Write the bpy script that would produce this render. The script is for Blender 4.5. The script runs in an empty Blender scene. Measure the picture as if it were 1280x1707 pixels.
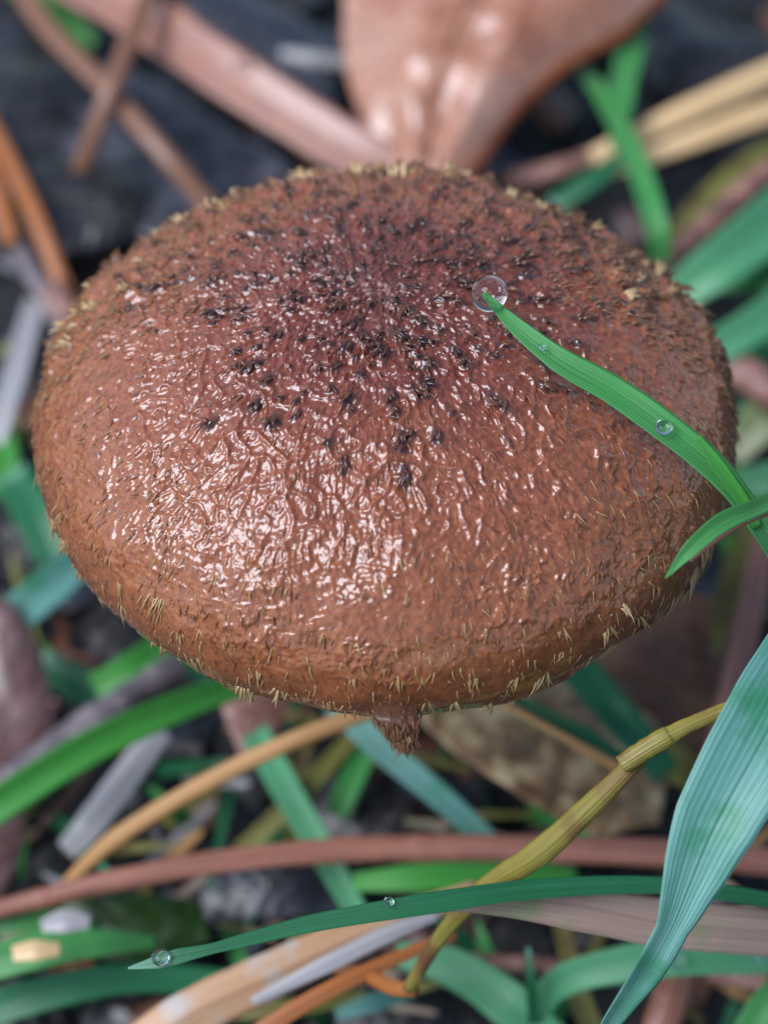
import bpy, math, random
import numpy as np
from mathutils import Vector, Matrix

# units: 1 Blender unit = 1 centimetre (a mushroom cap about 5 cm across)
SC = bpy.context.scene
SC.unit_settings.system = 'METRIC'
SC.unit_settings.scale_length = 0.01
SC.unit_settings.length_unit = 'CENTIMETERS'
COL = SC.collection

# ------------------------------------------------------------------ camera
ELEV, DIST = math.radians(55), 14.0
TARGET = np.array([0.022, -1.07, 4.6])
FWD = np.array([0, math.cos(ELEV), -math.sin(ELEV)])
UPV = np.array([0, math.sin(ELEV), math.cos(ELEV)])
CAM = TARGET - DIST * FWD
FPX = 3267.0                                   # focal length in pixels of the 1280 x 1707 photograph
cd = bpy.data.cameras.new('camera')
cd.sensor_fit = 'VERTICAL'; cd.sensor_height = 36.0
cd.lens = FPX / 1707 * 36.0
cd.clip_start = 0.1; cd.clip_end = 2000
cd.dof.use_dof = True
cd.dof.focus_distance = 13.5
APERTURE_RADIUS = 0.165
cd.dof.aperture_fstop = cd.lens * 1e-3 / (2 * APERTURE_RADIUS)
cam = bpy.data.objects.new('camera', cd); COL.objects.link(cam)
cam.location = CAM; cam.rotation_euler = (math.pi / 2 - ELEV, 0, 0)
SC.camera = cam

# ------------------------------------------------------------------ sky, sun, exposure
SUN_ELEV, SUN_AZ = math.radians(54), math.radians(-106)      # azimuth: compass-like, 0 = +Y, clockwise
sun_dir = Vector((math.sin(SUN_AZ) * math.cos(SUN_ELEV), math.cos(SUN_AZ) * math.cos(SUN_ELEV), math.sin(SUN_ELEV)))
w = bpy.data.worlds.new('World'); SC.world = w; w.use_nodes = True
nt = w.node_tree; bg = nt.nodes['Background']
sky = nt.nodes.new('ShaderNodeTexSky'); sky.sky_type = 'NISHITA'; sky.sun_disc = False
sky.sun_elevation = SUN_ELEV; sky.sun_rotation = SUN_AZ
sky.air_density = 1.0; sky.dust_density = 0.6; sky.ozone_density = 1.0
nt.links.new(sky.outputs[0], bg.inputs[0]); bg.inputs[1].default_value = 0.06
sl = bpy.data.lights.new('sun', 'SUN'); sl.energy = 1.5; sl.angle = math.radians(38); sl.color = (.88, .91, 1)
so = bpy.data.objects.new('sun', sl); COL.objects.link(so)
so.rotation_euler = sun_dir.to_track_quat('Z', 'Y').to_euler(); so.location = (-30, -30, 60)
SC.view_settings.view_transform = 'Standard'; SC.view_settings.look = 'None'
SC.view_settings.gamma = 1; SC.view_settings.use_curve_mapping = False
SC.view_settings.exposure = 1.4
SC.render.engine = 'CYCLES'
SC.cycles.max_bounces = 8; SC.cycles.transparent_max_bounces = 8
SC.cycles.use_denoising = True

# ------------------------------------------------------------------ helpers
rng = np.random.default_rng(7)
random.seed(7)

def srgb(r, g, b, k=1.0):
    f = lambda c: ((c / 255 + .055) / 1.055) ** 2.4 if c > 10 else c / 255 / 12.92
    return (f(r) * k, f(g) * k, f(b) * k, 1)

def hash3(ix, iy, iz, seed):
    h = (ix.astype(np.int64) * 374761393 + iy.astype(np.int64) * 668265263 + iz.astype(np.int64) * 2147483647 + seed * 974711) & 0xFFFFFFFF
    h = ((h ^ (h >> 13)) * 1274126177) & 0xFFFFFFFF
    h = ((h ^ (h >> 16)) * 2246822519) & 0xFFFFFFFF
    return ((h ^ (h >> 15)) & 0xFFFFFF) / float(0xFFFFFF)

def vnoise(p, seed=0):
    """gradient noise, about 0..1"""
    p = np.asarray(p, float); i = np.floor(p); f = p - i; i = i.astype(np.int64)
    w = f * f * f * (f * (f * 6 - 15) + 10); r = 0
    for a in (0, 1):
        wa = w[..., 0] if a else 1 - w[..., 0]
        for b in (0, 1):
            wb = w[..., 1] if b else 1 - w[..., 1]
            for c in (0, 1):
                wc = w[..., 2] if c else 1 - w[..., 2]
                h = hash3(i[..., 0] + a, i[..., 1] + b, i[..., 2] + c, seed)
                an = h * 6.28318; z = (h * 7919.0) % 1.0 * 2 - 1; q = np.sqrt(1 - z * z)
                r = r + wa * wb * wc * (np.cos(an) * q * (f[..., 0] - a) + np.sin(an) * q * (f[..., 1] - b) + z * (f[..., 2] - c))
    return np.clip(.5 + .8 * r, 0, 1)

def fbm(p, seed=0, n=4):
    p = np.asarray(p, float); s = 0; a = .5; t = 0
    for k in range(n):
        s = s + a * vnoise(p * 2 ** k + k * 17.3, seed + k); t += a; a *= .5
    return s / t

def ray(px, py):
    x = (px - 640) / FPX; y = (853.5 - py) / FPX
    return FWD + UPV * y + np.array([x, 0, 0])

SINK = 1.8                                     # the soil lies this far below the zero height
def at_z(px, py, z):
    z = z - SINK; d = ray(px, py); return CAM + d * ((z - CAM[2]) / d[2])

def at_d(px, py, d):
    return CAM + ray(px, py) * d

def depth(p): return float(np.dot(np.asarray(p) - CAM, FWD))

def outward(v, f):
    """turn the faces of a closed mesh so that their normals point out"""
    v = np.asarray(v, float); v = v - v.mean(0); vol = 0.0
    if isinstance(f, np.ndarray): groups = [f]
    else:
        by = {}
        for q in f: by.setdefault(len(q), []).append(q)
        groups = [np.array(g) for g in by.values()]
    for g in groups:
        a = v[g[:, 0]]
        for k in range(1, g.shape[1] - 1):
            vol += float((a * np.cross(v[g[:, k]], v[g[:, k + 1]])).sum())
    if vol < 0: f = f[:, ::-1] if isinstance(f, np.ndarray) else [list(q)[::-1] for q in f]
    return f

def mesh_object(name, verts, faces, mat, parent=None, uv=None, smooth=True, origin=None, attrs=None):
    verts = np.asarray(verts, float)
    if name != 'ground': faces = outward(verts, faces)
    if origin is None: origin = np.zeros(3)
    me = bpy.data.meshes.new(name)
    me.from_pydata((verts - origin).tolist(), [], faces if isinstance(faces, list) else faces.tolist())
    me.update()
    if smooth: me.polygons.foreach_set('use_smooth', np.ones(len(me.polygons), bool))
    if uv is not None:
        ul = me.uv_layers.new(name='UVMap')
        li = np.empty(len(me.loops), np.int32); me.loops.foreach_get('vertex_index', li)
        ul.data.foreach_set('uv', np.asarray(uv, np.float32)[li].ravel())
    for k, v in (attrs or {}).items():
        v = np.asarray(v, np.float32)
        if v.ndim == 1:
            a = me.attributes.new(k, 'FLOAT', 'POINT'); a.data.foreach_set('value', v)
        else:
            a = me.attributes.new(k, 'FLOAT_VECTOR', 'POINT'); a.data.foreach_set('vector', v.ravel())
    if mat: me.materials.append(mat)
    o = bpy.data.objects.new(name, me); COL.objects.link(o)
    o.location = origin
    if parent is not None:
        o.parent = parent
        o.location = Vector(origin) - parent.location if parent.type == 'MESH' or parent.type == 'EMPTY' else origin
    return o

def tag(o, label=None, cat=None, group=None, kind=None):
    if label: o['label'] = label
    if cat: o['category'] = cat
    if group: o['group'] = group
    if kind: o['kind'] = kind
    return o

def spline(pts, n):
    P = np.asarray(pts, float); m = len(P)
    if m == 2: return P[0] + (P[1] - P[0]) * np.linspace(0, 1, n)[:, None]
    E = np.vstack([2 * P[0] - P[1], P, 2 * P[-1] - P[-2]])
    u = np.linspace(0, m - 1, n); k = np.minimum(u.astype(int), m - 2); t = (u - k)[:, None]
    a, b, c, d = E[k], E[k + 1], E[k + 2], E[k + 3]
    return .5 * (2 * b + (c - a) * t + (2 * a - 5 * b + 4 * c - d) * t * t + (3 * b - a - 3 * c + d) * t ** 3)

def grid_faces(nr, nc, wrap=False, off=0):
    r = np.arange(nr - 1)[:, None]; c = np.arange(nc if wrap else nc - 1)[None]
    c2 = (c + 1) % nc
    return (np.stack([r * nc + c, r * nc + c2, (r + 1) * nc + c2, (r + 1) * nc + c], -1).reshape(-1, 4) + off)

def norm(v): return v / np.maximum(np.linalg.norm(v, axis=-1, keepdims=True), 1e-9)

def to_world(pts, mode):
    return [at_z(*p[:3]) if mode == 'z' else at_d(*p[:3]) for p in pts]

# ------------------------------------------------------------------ materials
def new_mat(name):
    m = bpy.data.materials.new(name); m.use_nodes = True
    nt = m.node_tree; return m, nt, nt.nodes['Principled BSDF']

def N(nt, t, **kw):
    n = nt.nodes.new(t)
    for k, v in kw.items():
        if k in n.inputs: n.inputs[k].default_value = v
        else: setattr(n, k, v)
    return n

def ramp(nt, stops, src=None):
    r = nt.nodes.new('ShaderNodeValToRGB'); e = r.color_ramp.elements
    e[0].position, e[0].color = stops[0]; e[1].position, e[1].color = stops[-1]
    for p, c in stops[1:-1]:
        x = e.new(p); x.color = c
    if src: nt.links.new(src, r.inputs[0])
    return r

def mixc(nt, fac, a, b, mode='MIX'):
    m = nt.nodes.new('ShaderNodeMix'); m.data_type = 'RGBA'; m.blend_type = mode
    for s, v in ((0, fac), (6, a), (7, b)):
        if isinstance(v, bpy.types.NodeSocket): nt.links.new(v, m.inputs[s])
        else: m.inputs[s].default_value = v
    return m.outputs[2]

def math_(nt, op, a, b=None):
    m = nt.nodes.new('ShaderNodeMath'); m.operation = op
    for s, v in ((0, a), (1, b)):
        if v is None: continue
        if isinstance(v, bpy.types.NodeSocket): nt.links.new(v, m.inputs[s])
        else: m.inputs[s].default_value = v
    return m.outputs[0]

def blade_mat(name, dark, light, tip=None, veins=9, rough=.38, trans=.3, spec=.5, patch=None, coat=.0):
    """grass and straw: streaks along the blade, vein relief, light coming through"""
    m, nt, b = new_mat(name); L = nt.links.new
    uv = nt.nodes.new('ShaderNodeTexCoord')
    mp = N(nt, 'ShaderNodeMapping'); mp.inputs['Scale'].default_value = (veins * 1.6, .9, 1); L(uv.outputs['UV'], mp.inputs[0])
    n1 = N(nt, 'ShaderNodeTexNoise', Scale=2.2, Detail=4.0, Roughness=.6); L(mp.outputs[0], n1.inputs['Vector'])
    n2 = N(nt, 'ShaderNodeTexNoise', Scale=2.4, Detail=4.0); L(uv.outputs['Object'], n2.inputs['Vector'])
    c1 = ramp(nt, [(.32, dark), (.68, light)], n1.outputs[0])
    col = c1.outputs[0]
    if patch: col = mixc(nt, ramp(nt, [(.5, (0, 0, 0, 1)), (.68, (1, 1, 1, 1))], n2.outputs[0]).outputs[0], col, patch)
    else: col = mixc(nt, math_(nt, 'MULTIPLY', n2.outputs[0], .5), col, dark)
    if tip:
        sx = nt.nodes.new('ShaderNodeSeparateXYZ'); L(uv.outputs['UV'], sx.inputs[0])
        col = mixc(nt, ramp(nt, [(0, (1, 1, 1, 1)), (.10, (0, 0, 0, 1))], sx.outputs[1]).outputs[0], col, tip)
    L(col, b.inputs['Base Color'])
    wv = N(nt, 'ShaderNodeTexWave', Scale=1.0, Distortion=1.6, Detail=2.0); wv.bands_direction = 'X'
    mp2 = N(nt, 'ShaderNodeMapping'); mp2.inputs['Scale'].default_value = (veins / 3.14 * 1.0, .25, 1); L(uv.outputs['UV'], mp2.inputs[0]); L(mp2.outputs[0], wv.inputs[0])
    n3 = N(nt, 'ShaderNodeTexNoise', Scale=60.0, Detail=3.0); L(uv.outputs['Object'], n3.inputs['Vector'])
    h = math_(nt, 'ADD', wv.outputs['Fac'], math_(nt, 'MULTIPLY', n3.outputs[0], .5))
    bp = N(nt, 'ShaderNodeBump', Strength=.35, Distance=.008); L(h, bp.inputs['Height']); L(bp.outputs[0], b.inputs['Normal'])
    b.inputs['Roughness'].default_value = rough; b.inputs['Specular IOR Level'].default_value = spec
    b.inputs['Coat Weight'].default_value = coat; b.inputs['Coat Roughness'].default_value = .2
    tr = nt.nodes.new('ShaderNodeBsdfTranslucent'); L(col, tr.inputs[0]); L(bp.outputs[0], tr.inputs['Normal'])
    mx = nt.nodes.new('ShaderNodeMixShader'); mx.inputs[0].default_value = trans
    L(b.outputs[0], mx.inputs[1]); L(tr.outputs[0], mx.inputs[2]); L(mx.outputs[0], nt.nodes['Material Output'].inputs[0])
    return m

def litter_mat(name, stops, scale=1.6, rough=.45, coat=.25, bump=.02, bscale=14, trans=0.0, detail=6.0, spec=.5, coatr=.22):
    """dead leaves, bark, twigs, soil: blotched colour, fine relief, damp gloss"""
    m, nt, b = new_mat(name); L = nt.links.new
    tc = nt.nodes.new('ShaderNodeTexCoord')
    n1 = N(nt, 'ShaderNodeTexNoise', Scale=scale, Detail=detail, Roughness=.62, Distortion=.6); L(tc.outputs['Object'], n1.inputs['Vector'])
    c = ramp(nt, stops, n1.outputs[0]); col = c.outputs[0]
    n2 = N(nt, 'ShaderNodeTexNoise', Scale=bscale, Detail=6.0, Roughness=.6); L(tc.outputs['Object'], n2.inputs['Vector'])
    col = mixc(nt, .5, col, ramp(nt, [(.35, (.35, .35, .35, 1)), (.65, (1, 1, 1, 1))], n2.outputs[0]).outputs[0], 'MULTIPLY')
    L(col, b.inputs['Base Color'])
    bp = N(nt, 'ShaderNodeBump', Strength=.8, Distance=bump); L(n2.outputs[0], bp.inputs['Height']); L(bp.outputs[0], b.inputs['Normal'])
    r = ramp(nt, [(.3, (rough * .6,) * 3 + (1,)), (.7, (min(1, rough * 1.35),) * 3 + (1,))], n1.outputs[0]); L(r.outputs[0], b.inputs['Roughness'])
    b.inputs['Coat Weight'].default_value = coat; b.inputs['Coat Roughness'].default_value = coatr
    b.inputs['Specular IOR Level'].default_value = spec
    if trans:
        tr = nt.nodes.new('ShaderNodeBsdfTranslucent'); L(col, tr.inputs[0])
        mx = nt.nodes.new('ShaderNodeMixShader'); mx.inputs[0].default_value = trans
        L(b.outputs[0], mx.inputs[1]); L(tr.outputs[0], mx.inputs[2]); L(mx.outputs[0], nt.nodes['Material Output'].inputs[0])
    return m

M = {}
M['green'] = blade_mat('grass_fresh', srgb(50, 128, 58), srgb(104, 182, 104), patch=srgb(74, 160, 80))
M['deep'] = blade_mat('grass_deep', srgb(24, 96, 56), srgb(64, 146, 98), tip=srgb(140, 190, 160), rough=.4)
M['vivid'] = blade_mat('grass_vivid', srgb(48, 136, 42), srgb(98, 184, 84), rough=.42)
M['teal'] = blade_mat('grass_teal_painted_sheen', srgb(72, 140, 122), srgb(140, 194, 180), veins=13, rough=.45, patch=srgb(70, 150, 110), spec=.6)  # pale blue-green paints the sky's sheen on waxy blades into the colour
M['mint'] = blade_mat('grass_mint', srgb(62, 145, 95), srgb(120, 185, 135), rough=.4)
M['pale'] = blade_mat('grass_pale', srgb(150, 160, 112), srgb(196, 196, 160), rough=.5, patch=srgb(120, 150, 80))
M['olive'] = blade_mat('grass_olive', srgb(105, 110, 48), srgb(158, 150, 78), rough=.5, patch=srgb(112, 92, 50))
M['yellowstem'] = blade_mat('stem_yellow_green', srgb(106, 96, 38), srgb(170, 156, 74), rough=.45, patch=srgb(112, 78, 48), trans=.12)
M['straw'] = blade_mat('straw', srgb(214, 172, 116), srgb(250, 220, 168), rough=.42, trans=.15, coat=.3)
M['strawtan'] = blade_mat('straw_tan', srgb(166, 116, 66), srgb(214, 166, 104), rough=.5, trans=.12)
M['strawgrey'] = blade_mat('straw_bleached', srgb(150, 146, 146), srgb(205, 200, 198), rough=.45, trans=.15, coat=.3)
M['strawpink'] = blade_mat('straw_pink', srgb(142, 112, 104), srgb(176, 152, 132), rough=.5, patch=srgb(128, 134, 98), trans=.15)
M['strawfold'] = blade_mat('straw_folded', srgb(176, 122, 78), srgb(216, 178, 140), rough=.5, patch=srgb(190, 180, 170), trans=.15, coat=.2)
M['reed'] = blade_mat('reed_pink_brown', srgb(128, 78, 62), srgb(186, 132, 112), rough=.38, veins=5, patch=srgb(168, 112, 84), trans=.08, coat=.4)
M['needle'] = blade_mat('needle_brown', srgb(118, 76, 54), srgb(158, 112, 84), rough=.42, trans=.05, coat=.3)
M['orange'] = blade_mat('needle_orange', srgb(150, 84, 36), srgb(196, 122, 62), rough=.42, trans=.08, coat=.3)
M['redstalk'] = blade_mat('stalk_red_brown', srgb(98, 54, 44), srgb(186, 124, 100), rough=.5, veins=4, patch=srgb(160, 104, 84), trans=.05, coat=.3)
M['pinktwig'] = litter_mat('twig_pink_brown', [(.35, srgb(92, 62, 56)), (.5, srgb(158, 108, 94)), (.66, srgb(186, 140, 122))], scale=3.5, bump=.03, bscale=20)
M['greytwig'] = litter_mat('twig_grey', [(.35, srgb(70, 62, 66)), (.5, srgb(118, 104, 108)), (.66, srgb(160, 146, 146))], scale=3.5, bump=.03, bscale=18)
M['beech'] = litter_mat('leaf_copper_painted_sheen', [(.3, srgb(150, 84, 56)), (.5, srgb(200, 138, 108)), (.7, srgb(222, 176, 152))], scale=.7, rough=.32, coat=1.0, coatr=.2, bump=.008, bscale=7, trans=.12)  # copper leaf; its pale pinkish tones paint the wet sheen into the colour
M['leafedge'] = litter_mat('leaf_rust', [(.3, srgb(110, 48, 12)), (.7, srgb(176, 88, 30))], scale=1.2, rough=.4, coat=.3, trans=.1)
M['leafpurple'] = litter_mat('leaf_mauve_brown', [(.3, srgb(84, 56, 50)), (.5, srgb(122, 88, 84)), (.7, srgb(150, 118, 116))], scale=.9, rough=.36, coat=.5, bump=.02, bscale=9, trans=.08)
M['leafmottle'] = litter_mat('leaf_mottled', [(.36, srgb(96, 68, 38)), (.5, srgb(150, 116, 74)), (.62, srgb(206, 178, 132))], scale=2.6, rough=.5, coat=.2, bump=.03, bscale=10, trans=.06)
M['leafbrown'] = litter_mat('leaf_brown', [(.3, srgb(92, 52, 30)), (.55, srgb(134, 84, 50)), (.72, srgb(154, 118, 76))], scale=1.0, rough=.45, coat=.3, bump=.02, bscale=8, trans=.06)
M['leafpink'] = litter_mat('leaf_pink', [(.3, srgb(128, 82, 66)), (.7, srgb(188, 138, 122))], scale=2, rough=.45, trans=.1)
M['leafdark'] = litter_mat('leaf_decayed', [(.3, srgb(14, 11, 11)), (.5, srgb(30, 25, 24)), (.72, srgb(62, 54, 54))], scale=1.3, rough=.34, coat=.5, bump=.03, bscale=9)
M['leafslate'] = litter_mat('leaf_slate', [(.3, srgb(24, 24, 28)), (.5, srgb(46, 46, 54)), (.72, srgb(86, 86, 94))], scale=1.1, rough=.32, coat=.6, bump=.03, bscale=8)
M['leafgreen'] = litter_mat('leaf_dark_green', [(.3, srgb(28, 58, 8)), (.6, srgb(54, 92, 12)), (.75, srgb(84, 92, 20))], scale=.8, rough=.4, coat=.3, trans=.2)
M['soil'] = litter_mat('soil', [(.3, (.004, .0035, .003, 1)), (.55, (.010, .008, .0075, 1)), (.75, (.028, .024, .023, 1))], scale=1.8, rough=.5, coat=.2, bump=.08, bscale=9)  # dark soil, blackened further to paint in the shade of deep gaps
M['stem'] = litter_mat('stem_skin', [(.3, srgb(112, 74, 50)), (.7, srgb(176, 132, 96))], scale=3, rough=.5)
M['gill'] = litter_mat('gill', [(.3, srgb(176, 140, 104)), (.7, srgb(204, 172, 136))], scale=3, rough=.6, coat=0)

def water_mat():
    m, nt, b = new_mat('water')
    b.inputs['Base Color'].default_value = (1, 1, 1, 1); b.inputs['Roughness'].default_value = 0.0
    b.inputs['IOR'].default_value = 1.333; b.inputs['Transmission Weight'].default_value = 1.0
    return m
M['water'] = water_mat()

def cap_mat():
    m, nt, b = new_mat('cap_skin'); L = nt.links.new
    at = N(nt, 'ShaderNodeAttribute'); at.attribute_name = 'arc'
    fb = N(nt, 'ShaderNodeAttribute'); fb.attribute_name = 'fib'
    dk = N(nt, 'ShaderNodeAttribute'); dk.attribute_name = 'dark'
    tc = nt.nodes.new('ShaderNodeTexCoord')
    n1 = N(nt, 'ShaderNodeTexNoise', Scale=1.1, Detail=5.0, Roughness=.6, Distortion=.3); L(tc.outputs['Object'], n1.inputs['Vector'])
    pos = math_(nt, 'ADD', at.outputs['Fac'], math_(nt, 'MULTIPLY', math_(nt, 'SUBTRACT', n1.outputs[0], .5), .45))
    base = ramp(nt, [(0.0, (.17, .040, .022, 1)), (.2, (.235, .058, .029, 1)), (.40, (.32, .096, .040, 1)), (.72, (.36, .122, .045, 1)), (1.0, (.24, .072, .022, 1))], pos)
    n2 = N(nt, 'ShaderNodeTexNoise', Scale=.9, Detail=5.0, Roughness=.65); L(fb.outputs['Vector'], n2.inputs['Vector'])
    col = mixc(nt, .55, base.outputs[0], ramp(nt, [(.3, (.5, .42, .38, 1)), (.62, (1, 1, 1, 1))], n2.outputs[0]).outputs[0], 'MULTIPLY')
    n5 = N(nt, 'ShaderNodeTexNoise', Scale=22.0, Detail=3.0, Roughness=.6); L(tc.outputs['Object'], n5.inputs['Vector'])
    col = mixc(nt, .6, col, ramp(nt, [(.34, (.55, .45, .42, 1)), (.5, (1, 1, 1, 1)), (.68, (1.25, 1.3, 1.25, 1))], n5.outputs[0]).outputs[0], 'MULTIPLY')
    col = mixc(nt, dk.outputs['Fac'], col, (.03, .010, .006, 1))
    L(col, b.inputs['Base Color'])
    n3 = N(nt, 'ShaderNodeTexNoise', Scale=.8, Detail=1.0, Roughness=.5, Distortion=1.0); L(fb.outputs['Vector'], n3.inputs['Vector'])
    n4 = N(nt, 'ShaderNodeTexNoise', Scale=24.0, Detail=1.0, Roughness=.5, Distortion=.8); L(tc.outputs['Object'], n4.inputs['Vector'])
    h = math_(nt, 'ADD', math_(nt, 'MULTIPLY', n3.outputs[0], .5), math_(nt, 'MULTIPLY', n4.outputs[0], .5))
    sm = ramp(nt, [(.0, (1, 1, 1, 1)), (.68, (1, 1, 1, 1)), (.88, (.22, .22, .22, 1))], at.outputs['Fac'])   # the margin is smoother
    bp = N(nt, 'ShaderNodeBump', Distance=.05); L(math_(nt, 'MULTIPLY', sm.outputs[0], .22), bp.inputs['Strength'])
    L(h, bp.inputs['Height']); L(bp.outputs[0], b.inputs['Normal']); L(bp.outputs[0], b.inputs['Coat Normal'])
    b.inputs['Roughness'].default_value = .4
    b.inputs['Subsurface Weight'].default_value = .5
    b.inputs['Subsurface Radius'].default_value = (1, .35, .14); b.inputs['Subsurface Scale'].default_value = .07
    b.inputs['Coat Weight'].default_value = 1.0; b.inputs['Coat Roughness'].default_value = .035; b.inputs['Coat IOR'].default_value = 1.55; b.inputs['Specular IOR Level'].default_value = .25
    return m
M['cap'] = cap_mat()

def simple(name, c1, c2, rough, coat, trans=0, scale=6, sss=0):
    m, nt, b = new_mat(name); L = nt.links.new
    oi = nt.nodes.new('ShaderNodeObjectInfo'); tc = nt.nodes.new('ShaderNodeTexCoord')
    n1 = N(nt, 'ShaderNodeTexNoise', Scale=scale, Detail=3.0); L(tc.outputs['Object'], n1.inputs['Vector'])
    f = math_(nt, 'MULTIPLY', math_(nt, 'ADD', n1.outputs[0], oi.outputs['Random']), .5)
    c = ramp(nt, [(.2, c1), (.8, c2)], f).outputs[0]; L(c, b.inputs['Base Color'])
    b.inputs['Roughness'].default_value = rough; b.inputs['Coat Weight'].default_value = coat; b.inputs['Coat Roughness'].default_value = .06
    if trans:
        tr = nt.nodes.new('ShaderNodeBsdfTranslucent'); L(c, tr.inputs[0])
        mx = nt.nodes.new('ShaderNodeMixShader'); mx.inputs[0].default_value = trans
        L(b.outputs[0], mx.inputs[1]); L(tr.outputs[0], mx.inputs[2]); L(mx.outputs[0], nt.nodes['Material Output'].inputs[0])
    return m
M['scale'] = simple('scale_dark', (.034, .012, .008, 1), (.17, .055, .026, 1), .32, .5)
M['gold'] = simple('tuft_golden', (.58, .35, .14, 1), (.86, .64, .34, 1), .35, .7, .3)
M['shag'] = simple('shag_brown', (.15, .05, .022, 1), (.45, .22, .09, 1), .3, .7, .3, scale=5)
M['fibril'] = simple('fibril_brown', (.28, .09, .034, 1), (.42, .17, .07, 1), .25, 1.0, .2, scale=1.5)

M['flap'] = simple('veil_brown', (.05, .018, .007, 1), (.20, .08, .03, 1), .5, .15, .1, scale=9)

# ------------------------------------------------------------------ ground
def ground():
    n = 181
    u = np.linspace(-1, 1, n)
    ax = np.sign(u) * (np.abs(u) * 9 + np.abs(u) ** 9 * 241)          # dense under the camera, 2.5 m to each side
    X, Y = np.meshgrid(ax, ax + 0.0)
    p = np.stack([X, Y, np.zeros_like(X)], -1)
    fade = np.exp(-(np.hypot(X, Y) / 16) ** 4)
    Z = (fbm(p * .45, 3) - .5) * 1.1 + (fbm(p * 1.6, 9) - .5) * .5 + (fbm(p * 5, 12, 3) - .5) * .14
    Z = Z * (.25 + .75 * fade) - .35 - SINK
    v = np.stack([X, Y, Z], -1).reshape(-1, 3)
    o = mesh_object('ground', v, grid_faces(n, n), M['soil'])
    tag(o, 'dark damp soil under the mushroom and litter', kind='structure')
    return lambda x, y: float(((fbm(np.array([[x, y, 0]]) * .45, 3) - .5) * 1.1 + (fbm(np.array([[x, y, 0]]) * 1.6, 9) - .5) * .5 - .35)[0])
ground_z = ground()

# ------------------------------------------------------------------ builders for blades, stalks, leaves
def frames(C, nref, roll):
    T = norm(np.gradient(C, axis=0))
    S = norm(np.cross(T, nref)); Nn = norm(np.cross(S, T))
    if np.any(roll):
        c, s = np.cos(roll)[:, None], np.sin(roll)[:, None]
        S, Nn = S * c + Nn * s, Nn * c - S * s
    return T, S, Nn

def interp(vals, n):
    v = np.asarray(vals, float)
    return np.interp(np.linspace(0, 1, n), np.linspace(0, 1, len(v)), v)

def blade(pts, width, mat, label, cat='grass', mode='z', fold=.25, roll=0.0, n=56, thick=.014, name='grass_leaf', group=None, midrib=True, arch=0.0, ragged=.03, parent=None):
    """a leaf blade: ribbon with a keeled cross-section and real thickness; width in photograph pixels across"""
    W = to_world(pts, mode); C = spline(W, n)
    dep = np.array([depth(c) for c in C])
    wd = interp(width, n) * dep / FPX * .5
    sd = sum(ord(ch) for ch in label) % 997
    wd = wd * (1 + ragged * (vnoise(np.stack([np.linspace(0, 9, n)] * 3, -1), sd) - .5) * 2)
    ro = np.radians(interp(np.atleast_1d(roll) if np.ndim(roll) else [roll, roll], n))
    T, S, Nn = frames(C, np.array([0, -.45, .9]), ro)
    nu = 9; u = np.linspace(-1, 1, nu)
    prof = fold * np.abs(u) ** 1.3 - arch * u ** 2
    top = C[:, None] + S[:, None] * (u[None, :, None] * wd[:, None, None]) + Nn[:, None] * ((prof[None] * wd[:, None])[..., None])
    th = thick * (1 - .75 * np.abs(u)) + .0015
    th = np.minimum(th[None, :], (wd * .8)[:, None] + 1e-4)
    bot = top - Nn[:, None] * th[..., None]
    ring = np.concatenate([top, bot[:, ::-1]], 1)                      # closed cross-section
    nc = ring.shape[1]
    v = ring.reshape(-1, 3)
    f = grid_faces(n, nc, wrap=True).tolist()
    f.append(list(range(nc))[::-1]); f.append([(n - 1) * nc + k for k in range(nc)])
    uu = np.concatenate([(u + 1) / 2, (u[::-1] + 1) / 2])
    ln = np.concatenate([[0], np.cumsum(np.linalg.norm(np.diff(C, axis=0), axis=1))])
    uv = np.stack(np.meshgrid(uu, ln / ln[-1] * max(1.0, ln[-1] * .25)), -1).reshape(-1, 2)
    o = mesh_object(name, v, f, mat, uv=uv, origin=C[-1], parent=parent)
    if parent is None: tag(o, label, cat, group)
    if midrib:
        r = np.maximum(wd * .07, .004)
        cc = C - Nn * (r * .55 if fold > 0 else -r * .1)[:, None] + Nn * .002
        tube_mesh('midrib', cc, r, mat, o, C[-1], T, S, Nn, 6)
    return o

def tube_mesh(name, C, r, mat, parent, origin, T=None, S=None, Nn=None, sides=10, flat=1.0, jitter=None):
    if T is None: T, S, Nn = frames(C, np.array([0, -.45, .9]), np.zeros(len(C)))
    a = np.linspace(0, 2 * np.pi, sides, endpoint=False)
    rr = r[:, None] * np.ones(sides)[None]
    if jitter is not None: rr = rr * jitter
    v = C[:, None] + S[:, None] * (np.cos(a)[None] * rr)[..., None] + Nn[:, None] * (np.sin(a)[None] * rr * flat)[..., None]
    n = len(C); f = grid_faces(n, sides, wrap=True).tolist()
    f.append(list(range(sides))[::-1]); f.append([(n - 1) * sides + k for k in range(sides)])
    ln = np.concatenate([[0], np.cumsum(np.linalg.norm(np.diff(C, axis=0), axis=1))])
    uv = np.stack(np.meshgrid(np.abs(a / np.pi - 1), ln * .3), -1).reshape(-1, 2)
    return mesh_object(name, v.reshape(-1, 3), f, mat, uv=uv, origin=np.asarray(origin), parent=parent)

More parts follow.
